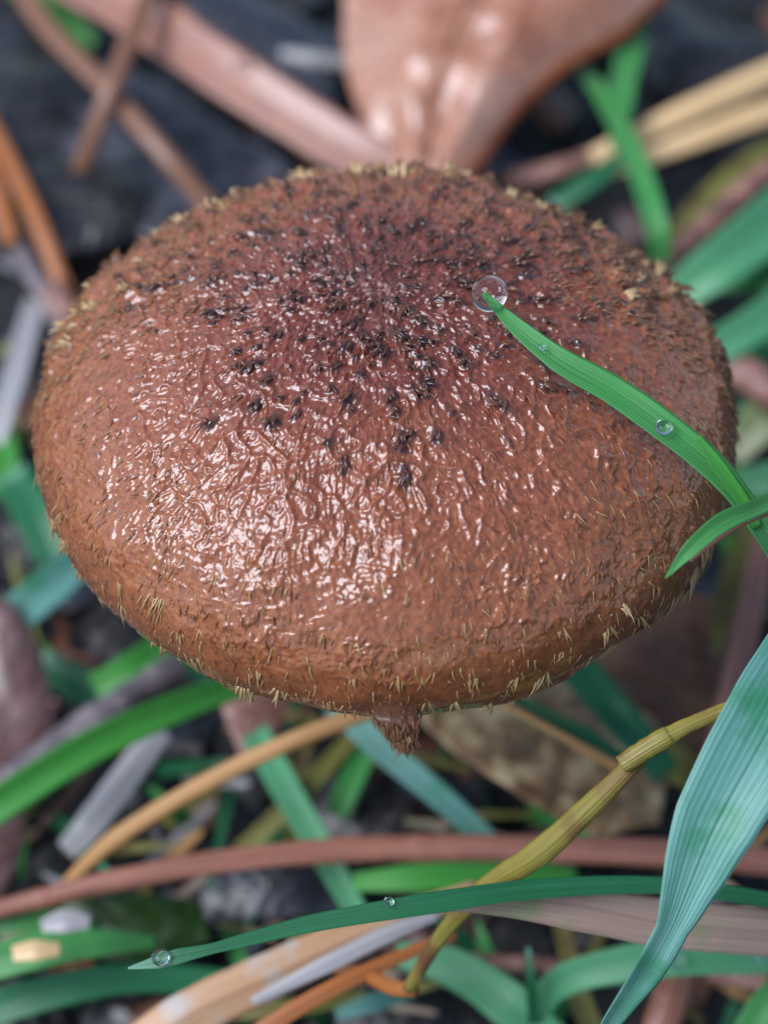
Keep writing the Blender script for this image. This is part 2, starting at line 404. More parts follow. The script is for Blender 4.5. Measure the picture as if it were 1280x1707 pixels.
def stalk(pts, width, mat, label, cat='stalk', mode='z', name='dry_stalk', n=60, flat=.75, nodes=(), rough=.12, group=None, sides=14, node_mat=None):
    """a round or flattened stalk, with swollen rings where the photograph shows them"""
    C = spline(to_world(pts, mode), n); dep = np.array([depth(c) for c in C])
    sd = sum(ord(ch) for ch in label) % 997
    r = interp(width, n) * dep / FPX * .5
    q = np.linspace(0, 1, n)
    a = np.linspace(0, 2 * np.pi, sides, endpoint=False)
    j = 1 + rough * 2 * (fbm(np.stack([q[:, None] * 14 + 0 * a[None], np.cos(a)[None] * 1.2 + 0 * q[:, None], np.sin(a)[None] * 1.2 + 0 * q[:, None]], -1), sd, 3) - .5)
    o = tube_mesh(name, C, r, mat, None, C[0], sides=sides, flat=flat, jitter=j)
    tag(o, label, cat, group)
    for t in nodes:
        k = int(np.clip(t * (n - 1), 2, n - 3)); m = 7
        tt = np.linspace(-1, 1, m); step = np.linalg.norm(C[k + 1] - C[k - 1]) / 2
        hw = r[k] * 1.1; idx = k + tt * hw / step
        cc = np.stack([np.interp(idx, np.arange(n), C[:, i]) for i in range(3)], -1)
        tube_mesh('node', cc, r[k] * (.94 + .13 * (1 - tt ** 2) ** 1.2), node_mat or mat, o, C[0], sides=12, flat=flat)
    return o

def leaf(A, B, mat, label, bulge=.25, crinkle=.08, mode='z', nu=38, nv=34, thick=.02, name='dead_leaf', cat='leaf', edge_mat=None, veins=7, group=None, curlA=0, curlB=0, folds=0, margin=0):
    """a dead leaf spanned between its two edges (photograph pixels and height), bulged, crinkled, with raised ribs"""
    a = spline(to_world(A, mode), nv); b = spline(to_world(B, mode), nv)
    u = np.linspace(0, 1, nu)[None, :, None]
    G = a[:, None] * (1 - u) + b[:, None] * u
    S = norm(b - a); T = norm(np.gradient((a + b) / 2, axis=0)); Nn = norm(np.cross(S, T))
    Nn[Nn[:, 2] < 0] *= -1
    wl = np.linalg.norm(b - a, axis=1)[:, None]
    uu = u[..., 0]
    sd = sum(ord(ch) for ch in label) % 997
    off = bulge * wl * (4 * uu * (1 - uu)) - curlA * wl * np.clip(1 - uu / .25, 0, 1) ** 2 - curlB * wl * np.clip(1 - (1 - uu) / .25, 0, 1) ** 2
    off = off + crinkle * (fbm(G * .9, sd, 4) - .5) * 2
    if folds: off = off + folds * np.sin(uu * 15 + 4 * fbm(G * .5, sd + 3, 2)) * (.3 + .7 * np.sin(np.pi * uu))
    # pleats between the side veins
    vv = np.linspace(0, 1, nv)[:, None]
    off = off + .018 * np.minimum(wl, 1.5) * np.abs(np.sin(np.pi * veins * (vv + .35 * np.abs(uu - .5))))
    G = G + Nn[:, None] * off[..., None]
    low = G - Nn[:, None] * thick
    v = np.concatenate([G.reshape(-1, 3), low.reshape(-1, 3)]); k = nu * nv
    f = grid_faces(nv, nu).tolist() + grid_faces(nv, nu, off=k)[:, ::-1].tolist()
    per = list(range(nu)) + [r * nu + nu - 1 for r in range(1, nv)] + [(nv - 1) * nu + c for c in range(nu - 2, -1, -1)] + [r * nu for r in range(nv - 2, 0, -1)]
    for i, p in enumerate(per):
        q = per[(i + 1) % len(per)]; f.append([q, p, p + k, q + k])
    org = G.reshape(-1, 3).mean(0)
    o = mesh_object(name, v, f, mat, origin=org); tag(o, label, cat, group)
    em = edge_mat or mat
    mid = G[:, nu // 2] + Nn * .004
    if margin: tube_mesh('curled_margin', G[:, -1] - Nn * margin * .7 - S * margin * .3, margin * (.6 + .5 * fbm(G[:, -1] * 1.5, sd, 2)), em, o, org, sides=12)
    tube_mesh('midrib', mid, np.linspace(.035, .012, nv) * min(1.0, wl.max() / 2 + .2), em, o, org, sides=8)
    for i in range(1, veins):
        for sgn in (-1, 1):
            m = 14; t = np.linspace(0, 1, m)
            ui = nu // 2 + sgn * t * (nu // 2 - 1); vi = np.clip((i / veins + .16 * t) * (nv - 1), 0, nv - 1)
            c = np.stack([_bil(G[..., k2], vi, ui) for k2 in range(3)], -1) + Nn[int(vi[0])] * .003
            tube_mesh('side_vein', c, np.linspace(.014, .005, m) * min(1.0, wl.max() / 2 + .2), em, o, org, sides=6)
    return o

def _bil(Z, y, x):
    y0 = np.floor(y).astype(int).clip(0, Z.shape[0] - 2); x0 = np.floor(x).astype(int).clip(0, Z.shape[1] - 2)
    fy = y - y0; fx = x - x0
    return Z[y0, x0] * (1 - fy) * (1 - fx) + Z[y0 + 1, x0] * fy * (1 - fx) + Z[y0, x0 + 1] * (1 - fy) * fx + Z[y0 + 1, x0 + 1] * fy * fx

def drop(p, r, label, group=None, squash=.8, name='water_droplet'):
    n, m = 17, 24
    ph = np.linspace(0, np.pi, n)[1:-1]; th = np.linspace(0, 2 * np.pi, m, endpoint=False)
    PH, TH = np.meshgrid(ph, th, indexing='ij')
    v = np.stack([np.sin(PH) * np.cos(TH), np.sin(PH) * np.sin(TH), np.cos(PH) * squash], -1).reshape(-1, 3)
    v = v * (1 + .05 * (fbm(v * 1.5 + r * 100, 5, 2) - .5)[:, None])
    v = np.vstack([v, [[0, 0, squash], [0, 0, -squash]]]) * r
    f = grid_faces(n - 2, m, wrap=True).tolist(); k = (n - 2) * m
    f = [q[::-1] for q in f]
    f += [[k, j, (j + 1) % m] for j in range(m)] + [[k + 1, (n - 3) * m + (j + 1) % m, (n - 3) * m + j] for j in range(m)]
    o = mesh_object(name, v + p, f, M['water'], origin=np.asarray(p)); tag(o, label, 'droplet', group)
    return o

# ------------------------------------------------------------------ the mushroom
R_, H_, PE = 2.6385, 1.4521, 1.0338
TILT, TILT_SIDE = math.radians(7.6863), math.radians(-1.3445)
CAP_Z = 4.1
ARC_MAX = math.radians(100)

def cap_local(th, t):
    ang = t * ARC_MAX
    rad = R_ * np.sin(ang) ** PE
    wob = 1 + (.0049 * np.cos(th) + .0323 * np.sin(th) + .0159 * np.cos(2 * th) - .0269 * np.sin(2 * th) + .013 * np.cos(3 * th) + .0147 * np.sin(3 * th)) * t ** 2
    z = H_ * np.cos(ang)
    p = np.stack([rad * wob * np.cos(th), rad * wob * np.sin(th), z], -1)
    # small waviness of the margin
    m = np.clip((t - .8) / .2, 0, 1) ** 2
    p[..., 2] += m * .035 * (np.sin(7 * th + 1) + .6 * np.sin(13 * th))
    q = p.copy(); lf = (fbm(q * 1.1, 21, 3) - .5) * .16 * np.minimum(1, t * 3)
    nrm = norm(p / np.array([R_ ** 2, R_ ** 2, H_ ** 2]))
    return p + nrm * lf[..., None]

def spread(n, tlo, thi, power=1.0, mind=.05, thmask=None):
    """scatter points on the cap with a least distance between them"""
    out = []; ps = []
    tries = 0
    while len(out) < n and tries < n * 60:
        tries += 1
        t = tlo + (thi - tlo) * rng.random() ** power; th = rng.random() * 2 * np.pi
        if thmask and rng.random() > thmask(th, t): continue
        p = cap_local(np.array([th]), np.array([t]))[0]
        if ps and np.min(np.sum((np.array(ps) - p) ** 2, 1)) < mind ** 2: continue
        out.append((th, t)); ps.append(p)
    return np.array(out).T

SCALE_TH, SCALE_T = spread(295, .02, .56, .75, .06, lambda a, b: np.clip((.62 - b) * 3.5, .0, 1) if math.sin(a) > .0 else np.clip((.43 - b) * 5, .0, 1) * (1 if b < .3 else .7))
SCALE_SIZE = .6 + .9 * rng.random(len(SCALE_T)) ** 1.4

cb, sb = math.cos(TILT_SIDE), math.sin(TILT_SIDE); ca, sa = math.cos(TILT), math.sin(TILT)
RY = np.array([[cb, 0, sb], [0, 1, 0], [-sb, 0, cb]]); RX = np.array([[1, 0, 0], [0, ca, sa], [0, -sa, ca]])
CAPROT = RX @ RY

mushroom = bpy.data.objects.new('mushroom', None); COL.objects.link(mushroom)
mushroom.empty_display_size = .5
mushroom.location = (0, 1.3, -.35 - SINK)
tag(mushroom, 'large wet brown mushroom with shaggy scaly cap among the grass', 'mushroom')

def cap_frame(th, t, e=.004):
    th = np.atleast_1d(th).astype(float); t = np.atleast_1d(t).astype(float)
    p = cap_local(th, t); dr = cap_local(th, t + e) - cap_local(th, t - e); da = cap_local(th + e, t) - cap_local(th - e, t)
    tr = norm(dr); n = norm(np.cross(tr, norm(da))); n[(n * (p / np.array([R_ ** 2, R_ ** 2, H_ ** 2]))).sum(-1) < 0] *= -1
    return p, tr, n

def build_cap():
    nth, nt_ = 1150, 330
    th = np.linspace(0, 2 * np.pi, nth, endpoint=False); t = np.linspace(.004, 1, nt_)
    TH, TT = np.meshgrid(th, t)
    P = cap_local(TH, TT)
    dth = np.roll(P, -1, 1) - np.roll(P, 1, 1); dt = np.gradient(P, axis=0)
    NN = norm(np.cross(dt, dth)); NN[NN[..., 2] < -.6] *= 1
    if NN[nt_ // 2, 0, 2] < 0: NN = -NN
    s = TT * 3.05
    K = 42.0
    fib = np.stack([np.cos(TH) * K, np.sin(TH) * K, s * 8.0], -1)
    wfib = fib + (fbm(P * 3.0, 40, 2)[..., None] - .5) * 5.0            # let the fibrils wander
    rid = 1 - np.abs(2 * vnoise(wfib, 31) - 1); rid = rid ** 3.5 * np.clip((vnoise(P * 9.0, 37) - .36) / .15, 0, 1)
    rid2 = 1 - np.abs(2 * vnoise(wfib * np.array([.85, .85, .95]) + 9, 33) - 1); rid2 = rid2 ** 5 * np.clip((vnoise(P * 7.0, 35) - .38) / .15, 0, 1)
    net = 1 - np.abs(2 * vnoise(P * 6.5, 51) - 1); net = net ** 5         # reticulate ridges of the disc
    bumps = fbm(P * 8.0, 61, 2) - .5
    net = net ** 2
    cen = np.clip((.66 - TT) / .25, 0, 1); ed = np.clip((.88 - TT + (fbm(P * 1.3, 91, 2) - .5) * .3) / .24, 0, 1); edge = .07 + .93 * ed * ed * (3 - 2 * ed)
    polar = np.clip((TT - .22) / .25, 0, 1)
    fine = 1 - np.abs(2 * vnoise(P * 17.0, 53) - 1); fine = fine ** 3     # short wrinkles of the disc
    patch = .08 + .92 * np.clip((fbm(P * 1.7, 71, 3) - .40) / .16, 0, 1)
    D = ((rid * .017 + rid2 * .022) * polar * patch + net * .022 * (.1 + cen) + fine * (.010 + .014 * np.clip((.4 - TT) / .3, 0, 1)) * (1 - .8 * polar * patch)) * edge + bumps * .018 * edge * (.35 + .65 * edge)
    back = np.clip(np.sin(TH) * 3 + .3, 0, 1) * np.clip((TT - .25) / .15, 0, 1) * np.clip((.95 - TT) / .2, 0, 1)
    D = D + back * .16 * (np.clip(fbm(P * 4.2, 95, 2), .3, 1) - .45)
    # every dark scale lifts and stains the skin it grows from
    sp, st, sn = cap_frame(SCALE_TH, SCALE_T)
    stain = np.zeros_like(TT); lift_ = np.zeros_like(TT)
    for a, b, c, z in zip(sp, st, sn, SCALE_SIZE):
        m = (np.abs(P[..., 0] - a[0]) < .2) & (np.abs(P[..., 1] - a[1]) < .2)
        d = P[m] - a; al = d @ b; ac = d @ np.cross(c, b)
        g = np.exp(-(np.where(al > .02, (al - .02) / (.04 * z), (al - .02) / (.065 * z))) ** 2 - (ac / (.026 * z)) ** 2)
        stain[m] = np.maximum(stain[m], g); lift_[m] = np.maximum(lift_[m], g)
    D = D + lift_ * .03
    global DGRID; DGRID = D
    V = P + NN * D[..., None]
    dark = np.clip(stain * 1.3 * (.45 + .9 * fbm(P * 16, 83, 2)), 0, .9)
    dark = np.maximum(dark, np.clip((.36 - TT) / .3, 0, 1) * np.clip((.50 - fbm(P * 6.0, 81, 3)) * 6, 0, 1) * .22)
    # rolled lip and underside
    lip = []
    for q, (rr, dz) in enumerate([(.975, -.045), (.93, -.06), (.89, -.03), (.84, .03), (.6, .16), (.35, .25), (.14, .33)]):
        b = P[-1].copy(); b[:, :2] *= rr; b[:, 2] = P[-1, :, 2] * (1 if rr > .9 else rr) + dz
        lip.append(b)
    V = np.concatenate([V, np.array(lip)], 0); nl = len(lip)
    pad = lambda a, v: np.concatenate([a, np.full((nl,) + a.shape[1:], v, float)], 0)
    v = V.reshape(-1, 3); f = grid_faces(nt_ + nl, nth, wrap=True)
    apex = np.array([[0, 0, V[0, :, 2].mean()]])
    v = np.vstack([v, apex]); k = len(v) - 1
    fl = f.tolist() + [[k, (j + 1) % nth, j] for j in range(nth)]
    add0 = lambda a, v0: np.concatenate([a.reshape(-1), [v0]])
    fibp = np.concatenate([fib, np.repeat(fib[-1:], nl, 0)], 0).reshape(-1, 3); fibp = np.vstack([fibp, [[0, 0, 0]]])
    o = mesh_object('cap', v, fl, M['cap'], attrs={'arc': add0(pad(TT, 1.0), 0), 'dark': add0(pad(dark, 0), .5), 'fib': fibp})
    return o
cap = build_cap()
cap.parent = mushroom
CAPMAT = Matrix(CAPROT.tolist()).to_4x4(); CAPMAT.translation = Vector((0, 0, CAP_Z)) - mushroom.location
cap.matrix_local = CAPMAT
tag(cap, 'domed glossy orange-brown cap, darker on top')

def skin_height(th, t):
    n, m = DGRID.shape
    return DGRID[np.clip(((np.asarray(t) - .004) / .996 * (n - 1)).round().astype(int), 0, n - 1), ((np.asarray(th) % (2 * np.pi)) / (2 * np.pi) * m).round().astype(int) % m]

def strand_batch(p, tr, n, length, width, lift, yaw, bend, flat=.5, rings=5):
    """many tapered threads at once: 4-sided, rooted a little under the skin"""
    m = len(p); side = norm(np.cross(n, tr))
    d0 = tr * np.cos(yaw)[:, None] + side * np.sin(yaw)[:, None]; s0 = norm(np.cross(n, d0))
    q = np.linspace(0, 1, rings); vs = []
    wq = np.array([.75, 1.0, .85, .55, .12]) if rings == 5 else np.interp(q, [0, .25, .6, 1], [.7, 1, .75, .1])
    for i, x in enumerate(q):
        a = lift * (1.0 - .6 * x)
        c = p + d0 * (length * x * np.cos(a))[:, None] + n * (length * x * np.sin(a) - .25 * width)[:, None] + s0 * (bend * length * x * x)[:, None]
        ww = (width * wq[i])[:, None]
        vs.append(np.stack([c - s0 * ww, c + n * ww * flat, c + s0 * ww, c - n * ww * flat], 1))
    V = np.stack(vs, 1).reshape(-1, 3)
    base = (np.arange(m) * rings * 4)[:, None, None]
    q4 = np.concatenate([grid_faces(rings, 4, wrap=True), [[3, 2, 1, 0], [rings * 4 - 4, rings * 4 - 3, rings * 4 - 2, rings * 4 - 1]]])
    f = q4[None] + base
    return V, f.reshape(-1, 4)

def tuft_mesh(name, kind, seed, mat):
    r = np.random.default_rng(seed)
    if kind == 'gold': k = r.integers(5, 10)
    elif kind == 'flake': k = r.integers(7, 12)
    else: k = r.integers(2, 5)
    z = np.zeros(k)
    p = np.stack([r.normal(0, .012, k), r.normal(0, .02 if kind == 'gold' else .010, k), z], -1)
    tr = np.tile([1.0, 0, 0], (k, 1)); n = np.tile([0, 0, 1.0], (k, 1))
    if kind == 'flake':
        p = p * np.array([1, 1.3, 1])
        V, f = strand_batch(p, tr, n, r.uniform(.05, .11, k), r.uniform(.010, .018, k), r.uniform(.0, .5, k), r.normal(0, .2, k), r.normal(0, .25, k), .5)
    elif kind == 'gold':
        V, f = strand_batch(p, tr, n, r.uniform(.07, .16, k), r.uniform(.004, .0085, k), r.uniform(.05, .3, k), r.normal(0, .13, k), r.normal(0, .12, k), .55)
    else:
        V, f = strand_batch(p, tr, n, r.uniform(.05, .09, k), r.uniform(.011, .021, k), r.uniform(.2, .85, k), r.normal(0, .4, k), r.normal(0, .4, k), .7, rings=6)
    f = outward(V, f)
    me = bpy.data.meshes.new(name); me.from_pydata(V.tolist(), [], f.tolist()); me.update()
    me.polygons.foreach_set('use_smooth', np.ones(len(me.polygons), bool)); me.materials.append(mat)
    return me

def scatter_parts(name, meshes, th, t, size, extra_lift):
    p, tr, n = cap_frame(th, t); side = np.cross(n, tr); p = p + n * skin_height(th, t)[:, None]
    for i in range(len(p)):
        me = meshes[i % len(meshes)]
        o = bpy.data.objects.new(name, me); COL.objects.link(o); o.parent = cap
        l = extra_lift[i]
        x = tr[i] * math.cos(l) + n[i] * math.sin(l); z = n[i] * math.cos(l) - tr[i] * math.sin(l)
        a = rng.normal(0, .45 if name == 'scale' else .2); x2 = x * math.cos(a) + side[i] * math.sin(a); y2 = np.cross(z, x2)
        s = size[i]
        mt = Matrix(((x2[0] * s, y2[0] * s, z[0] * s, 0), (x2[1] * s, y2[1] * s, z[1] * s, 0), (x2[2] * s, y2[2] * s, z[2] * s, 0), (0, 0, 0, 1)))
        mt.translation = Vector(p[i] - n[i] * .004)
        o.matrix_local = mt

dark_meshes = [tuft_mesh('scale', 'dark', 100 + i, M['scale']) for i in range(8)]
flake_meshes = [tuft_mesh('tuft', 'flake', 300 + i, M['gold'] if i % 2 else M['shag']) for i in range(8)]
gold_meshes = [tuft_mesh('tuft', 'gold', 200 + i, M['gold']) for i in range(8)]
scatter_parts('scale', dark_meshes, SCALE_TH, SCALE_T, SCALE_SIZE, rng.uniform(-.15, .3, len(SCALE_T)))
# golden tufts: sparse on the front margin, ragged and upright along the far shoulder
th, t = spread(84, .72, .995, .5, .2, lambda a, b: 1 if math.sin(a) < .45 else 0)
scatter_parts('tuft', gold_meshes, th, t, rng.uniform(.6, 1.25, len(th)) * np.where(t > .84, 1.7, 1), rng.uniform(-.1, .1, len(th)))
th, t = spread(175, .44, .74, 1, .07, lambda a, b: 1 if math.sin(a) > .12 else 0)
scatter_parts('tuft', flake_meshes, th, t, rng.uniform(.7, 1.5, len(th)), rng.uniform(.3, 1.0, len(th)))

def fibrils(name, n, tlo, thi, lmin, lmax, wmin, wmax, lift, mat, mask, seed):
    r = np.random.default_rng(seed)
    th = r.random(n * 4) * 2 * np.pi; t = np.sqrt(r.random(n * 4) * (thi ** 2 - tlo ** 2) + tlo ** 2)
    k = r.random(n * 4) < mask(th, t); th, t = th[k][:n], t[k][:n]; m = len(th)
    p, tr, nn = cap_frame(th, t)
    V, f = strand_batch(p + nn * (skin_height(th, t) + .001)[:, None], tr, nn, r.uniform(lmin, lmax, m), r.uniform(wmin, wmax, m), r.uniform(*lift, m), r.normal(0, .22, m), r.normal(0, .25, m), .6)
    o = mesh_object(name, V, f, mat); o.parent = cap
    tag(o, kind='stuff')
    return o
clump = lambda th, t: np.clip((fbm(cap_local(th, t) * 1.9, 71, 3) - .36) / .2, .1, 1)
fibrils('fibrils', 2600, .25, .95, .04, .10, .005, .011, (.0, .05), M['fibril'], lambda a, b: clump(a, b) * np.clip((.92 - b) * 5, .05, 1), 1)
fibrils('shag', 3000, .28, .85, .045, .09, .009, .016, (.4, 1.0), M['shag'], lambda a, b: np.where(np.sin(a) > -.05, 1.0, 0), 4)
fibrils('dark_fibrils', 800, .02, .5, .02, .045, .008, .016, (.2, .9), M['scale'], lambda a, b: np.where(np.sin(a) > 0, np.clip((.5 - b) * 4, .0, 1), np.clip((.26 - b) * 5, 0, 1)), 2)
fibrils('golden_fibrils', 1100, .5, 1.0, .05, .12, .0035, .007, (.0, .16), M['gold'], lambda a, b: np.where(np.sin(a) > .1, .7, .8), 3)

def dew():
    """fine beads of water all over the cap"""
    r = np.random.default_rng(77); m = 1500
    th = r.random(m) * 2 * np.pi; t = np.sqrt(r.uniform(.02, .98, m))
    p, tr, nn = cap_frame(th, t); p = p + nn * skin_height(th, t)[:, None]
    rad = .005 + .012 * r.random(m) ** 3
    a = np.linspace(0, 2 * np.pi, 8, endpoint=False); ph = np.linspace(0, np.pi, 6)[1:-1]
    ring = np.array([(np.sin(q) * np.cos(x), np.sin(q) * np.sin(x), np.cos(q)) for q in ph for x in a] + [(0, 0, 1), (0, 0, -1)])
    f = grid_faces(4, 8, wrap=True).tolist()
    f = [q[::-1] for q in f] + [[32, j, (j + 1) % 8] for j in range(8)] + [[33, 24 + (j + 1) % 8, 24 + j] for j in range(8)]
    V = (p[:, None] + ring[None] * rad[:, None, None]).reshape(-1, 3)
    F = [[i + k * 34 for i in q] for k in range(m) for q in f]
    o = mesh_object('dew', V @ CAPROT.T + np.array([0, 0, CAP_Z]), F, M['water']); tag(o, 'fine beads of dew sprinkled over the mushroom cap', kind='stuff')
dew()

def stem_and_gills():
    n = 40; q = np.linspace(0, 1, n)
    C = np.stack([.05 * np.sin(q * 3), 1.3 - 1.15 * q ** .8, -.6 - SINK + q * (5.0 + SINK)], -1)
    r = .42 + .16 * (1 - q) ** 3
    o = tube_mesh('stem', C, r, M['stem'], mushroom, np.array(mushroom.location), sides=28, flat=1,
                  jitter=1 + .12 * (fbm(np.stack(np.broadcast_arrays(q[:, None] * 8, np.cos(np.linspace(0, 6.28, 28))[None] * 4, np.sin(np.linspace(0, 6.28, 28))[None] * 4), -1), 4) - .5))
    tag(o, 'short fibrous brown stem under the cap')
    V, F = [], []
    for i in range(96):
        a = 2 * math.pi * i / 96; d = np.array([math.cos(a), math.sin(a)]); s = np.array([-math.sin(a), math.cos(a)]) * .008
        r0, r1 = (.45 if i % 2 == 0 else 1.2), 2.3
        for sg in (-1, 1):
            for (rr, z) in ((r0, .2), (1.5, .02), (r1, -.16), (r1, -.26), (1.5, -.28), (r0, -.05)):
                V.append((*(d * rr + sg * s), z))
        b = i * 12
        F += [[b, b + 1, b + 4, b + 5], [b + 1, b + 2, b + 3, b + 4], [b + 11, b + 10, b + 7, b + 6], [b + 10, b + 9, b + 8, b + 7],
              [b + 5, b + 4, b + 10, b + 11], [b + 4, b + 3, b + 9, b + 10]]
    g = mesh_object('gills', np.array(V), F, M['gill'], smooth=False); g.parent = mushroom; g.matrix_local = CAPMAT; tag(g, kind='stuff')
stem_and_gills()

def veil_flap():
    # torn shred of veil hanging from the front margin, frayed at its lower edge
    A = [at_d(*p) for p in ((622, 1172, 13.1), (624, 1196, 13.0), (640, 1216, 13.02), (664, 1238, 13.06))]
    B = [at_d(*p) for p in ((700, 1172, 13.1), (696, 1202, 13.0), (695, 1220, 13.02), (688, 1240, 13.06))]
    nv, nu = 14, 15; a, b = spline(A, nv), spline(B, nv); u = np.linspace(0, 1, nu)
    G = a[:, None] * (1 - u)[None, :, None] + b[:, None] * u[None, :, None]
    vv = np.linspace(0, 1, nv)[:, None]
    G = G - FWD * (.04 * np.sin(np.pi * u)[None] + .012 * np.sin(u * 22)[None] * vv)[..., None]
    G = G - np.array([0, 0, 1.0]) * (.03 * vv ** 2 * (hash3(np.arange(nu), np.zeros(nu, int), np.zeros(nu, int), 3) - .5)[None])[..., None] * 2
    lo = G + FWD * .02; k = nv * nu
    f = grid_faces(nv, nu).tolist() + grid_faces(nv, nu, off=k)[:, ::-1].tolist()
    per = list(range(nu)) + [r * nu + nu - 1 for r in range(1, nv)] + [(nv - 1) * nu + c for c in range(nu - 2, -1, -1)] + [r * nu for r in range(nv - 2, 0, -1)]
    for i, p in enumerate(per):
        q = per[(i + 1) % len(per)]; f.append([q, p, p + k, q + k])
    r = np.random.default_rng(5)
    o = mesh_object('veil_flap', np.concatenate([G.reshape(-1, 3), lo.reshape(-1, 3)]), f, M['flap'], parent=mushroom, origin=np.array(mushroom.location))
    tag(o, 'frayed brown veil shred hanging from the cap margin')
    for nm, m, mt, lm, wm, lo_row in (('fibre', 150, M['flap'], (.05, .11), (.005, .010), 0), ('fringe', 30, M['gold'], (.03, .06), (.003, .006), 9)):
        base = G[r.integers(lo_row, nv, m), r.integers(0, nu, m)] - FWD * .004 + r.normal(0, .006, (m, 3)); dn = norm(-UPV + np.array([.12, 0, 0]) + 0 * base)
        V, F = strand_batch(base, dn, np.tile(-FWD, (m, 1)), r.uniform(*lm, m), r.uniform(*wm, m), r.uniform(0, .25, m), r.normal(0, .18, m), r.normal(0, .2, m))
        h = mesh_object(nm, V, F, mt, parent=o, origin=np.array(mushroom.location)); h.location = (0, 0, 0); tag(h, kind='stuff')
veil_flap()

# ------------------------------------------------------------------ dead leaves
leaf([(560, -160, 1.5), (572, -20, 1.3), (576, 110, 1.1), (610, 220, .9), (665, 340, .6)],
     [(1180, -160, 2.2), (1050, -5, 2.0), (930, 85, 1.7), (840, 180, 1.4), (735, 340, .9)],
     M['beech'], 'big glossy copper-brown dead leaf arching behind the mushroom cap', bulge=.10, crinkle=.16, curlB=.10, folds=.06, edge_mat=M['leafedge'], veins=6, thick=.035, margin=.13)
leaf([(-60, 990, 1.0), (-10, 1010, 1.2), (-60, 1180, .9), (-90, 1340, .6)], [(-20, 985, .9), (60, 1060, 1.0), (78, 1200, .8), (0, 1335, .5)],
     M['leafpurple'], 'mauve-brown rounded dead leaf beside the bright green blade', bulge=.12, veins=6)
leaf([(-80, 1330, .8), (-90, 1420, .8), (-60, 1530, .6)], [(30, 1320, .7), (42, 1400, .7), (-10, 1525, .5)],
     M['leafpurple'], 'mauve-grey dead leaf edge above the red-brown stalk end', bulge=.1, veins=5)
leaf([(680, 1180, 1.5), (760, 1258, 1.5), (870, 1335, 1.4), (1000, 1398, 1.2)], [(890, 1080, .9), (1010, 1130, .9), (1110, 1240, .9), (1100, 1372, .9)],
     M['leafmottle'], 'mottled tan and brown dead leaf with pale edge under the cap', bulge=.06, crinkle=.1, veins=6, edge_mat=M['leafmottle'])
leaf([(960, 1010, .2), (985, 1120, .3), (1040, 1250, .2)], [(1215, 1000, .3), (1235, 1130, .3), (1195, 1290, .2)],
     M['leafbrown'], 'dull brown dead leaf beside the reddish stalk', bulge=.08, veins=6)
leaf([(365, 1130, .9), (372, 1185, .9), (402, 1262, .8)], [(492, 1130, .8), (476, 1190, .8), (430, 1262, .8)],
     M['leafpink'], 'small pinkish dead leaf scrap peeping out under the cap', bulge=.1, veins=4, crinkle=.04)
leaf([(60, 1490, .9), (200, 1488, 1.0), (330, 1500, .9)], [(80, 1590, .8), (220, 1600, .9), (352, 1570, .8)],
     M['leafgreen'], 'dark green broad leaf lying behind the dewy blade tip', bulge=.08, veins=4, crinkle=.06)
leaf([(330, -60, .1), (420, -10, .2), (560, 60, .2)], [(300, 80, .1), (420, 150, .2), (560, 260, .1)],
     M['leafslate'], 'slate-grey wet leaf beyond the broad pink-brown reed', bulge=.06)
leaf([(150, 100, .0), (280, 150, .2), (420, 240, .2), (560, 330, .1)], [(60, 260, .0), (140, 330, .1), (240, 400, .1), (420, 420, .0)],
     M['leafslate'], 'slate-grey wet leaf between the reed and the mushroom cap', bulge=.05, crinkle=.14)
leaf([(-40, 60, .0), (60, 90, .1), (150, 110, .1)], [(-60, 300, .0), (40, 320, .1), (150, 290, .0)],
     M['leafdark'], 'blackish wet leaf under the crossed brown needles', bulge=.06, crinkle=.12)
leaf([(60, 260, .1), (160, 270, .3), (260, 300, .2)], [(80, 440, .1), (160, 420, .2), (230, 400, .1)],
     M['leafdark'], 'crumpled dark leaf where the slanting needle ends', bulge=.14, crinkle=.2)
leaf([(1090, -60, .1), (1160, 20, .2), (1290, 60, .2)], [(1060, 110, .1), (1130, 170, .2), (1300, 150, .1)],
     M['leafdark'], 'dark brown rotten leaf behind the pale straw', bulge=.1, crinkle=.16)
leaf([(540, 1290, .2), (640, 1280, .3), (800, 1300, .2)], [(520, 1390, .2), (640, 1410, .3), (820, 1410, .2)],
     M['leafdark'], 'blackish leaf above the long red-brown stalk', bulge=.1, crinkle=.12)
leaf([(330, 1440, .2), (450, 1430, .4), (570, 1440, .3)], [(340, 1540, .2), (460, 1530, .3), (580, 1520, .2)],
     M['leafslate'], 'slate-grey leaf scrap below the long red-brown stalk', bulge=.1, crinkle=.1)
leaf([(560, 1640, .1), (680, 1640, .3), (800, 1650, .2)], [(560, 1760, .1), (690, 1770, .2), (820, 1760, .1)],
     M['leafdark'], 'blackish wet leaf under the folded straw', bulge=.1, crinkle=.12)

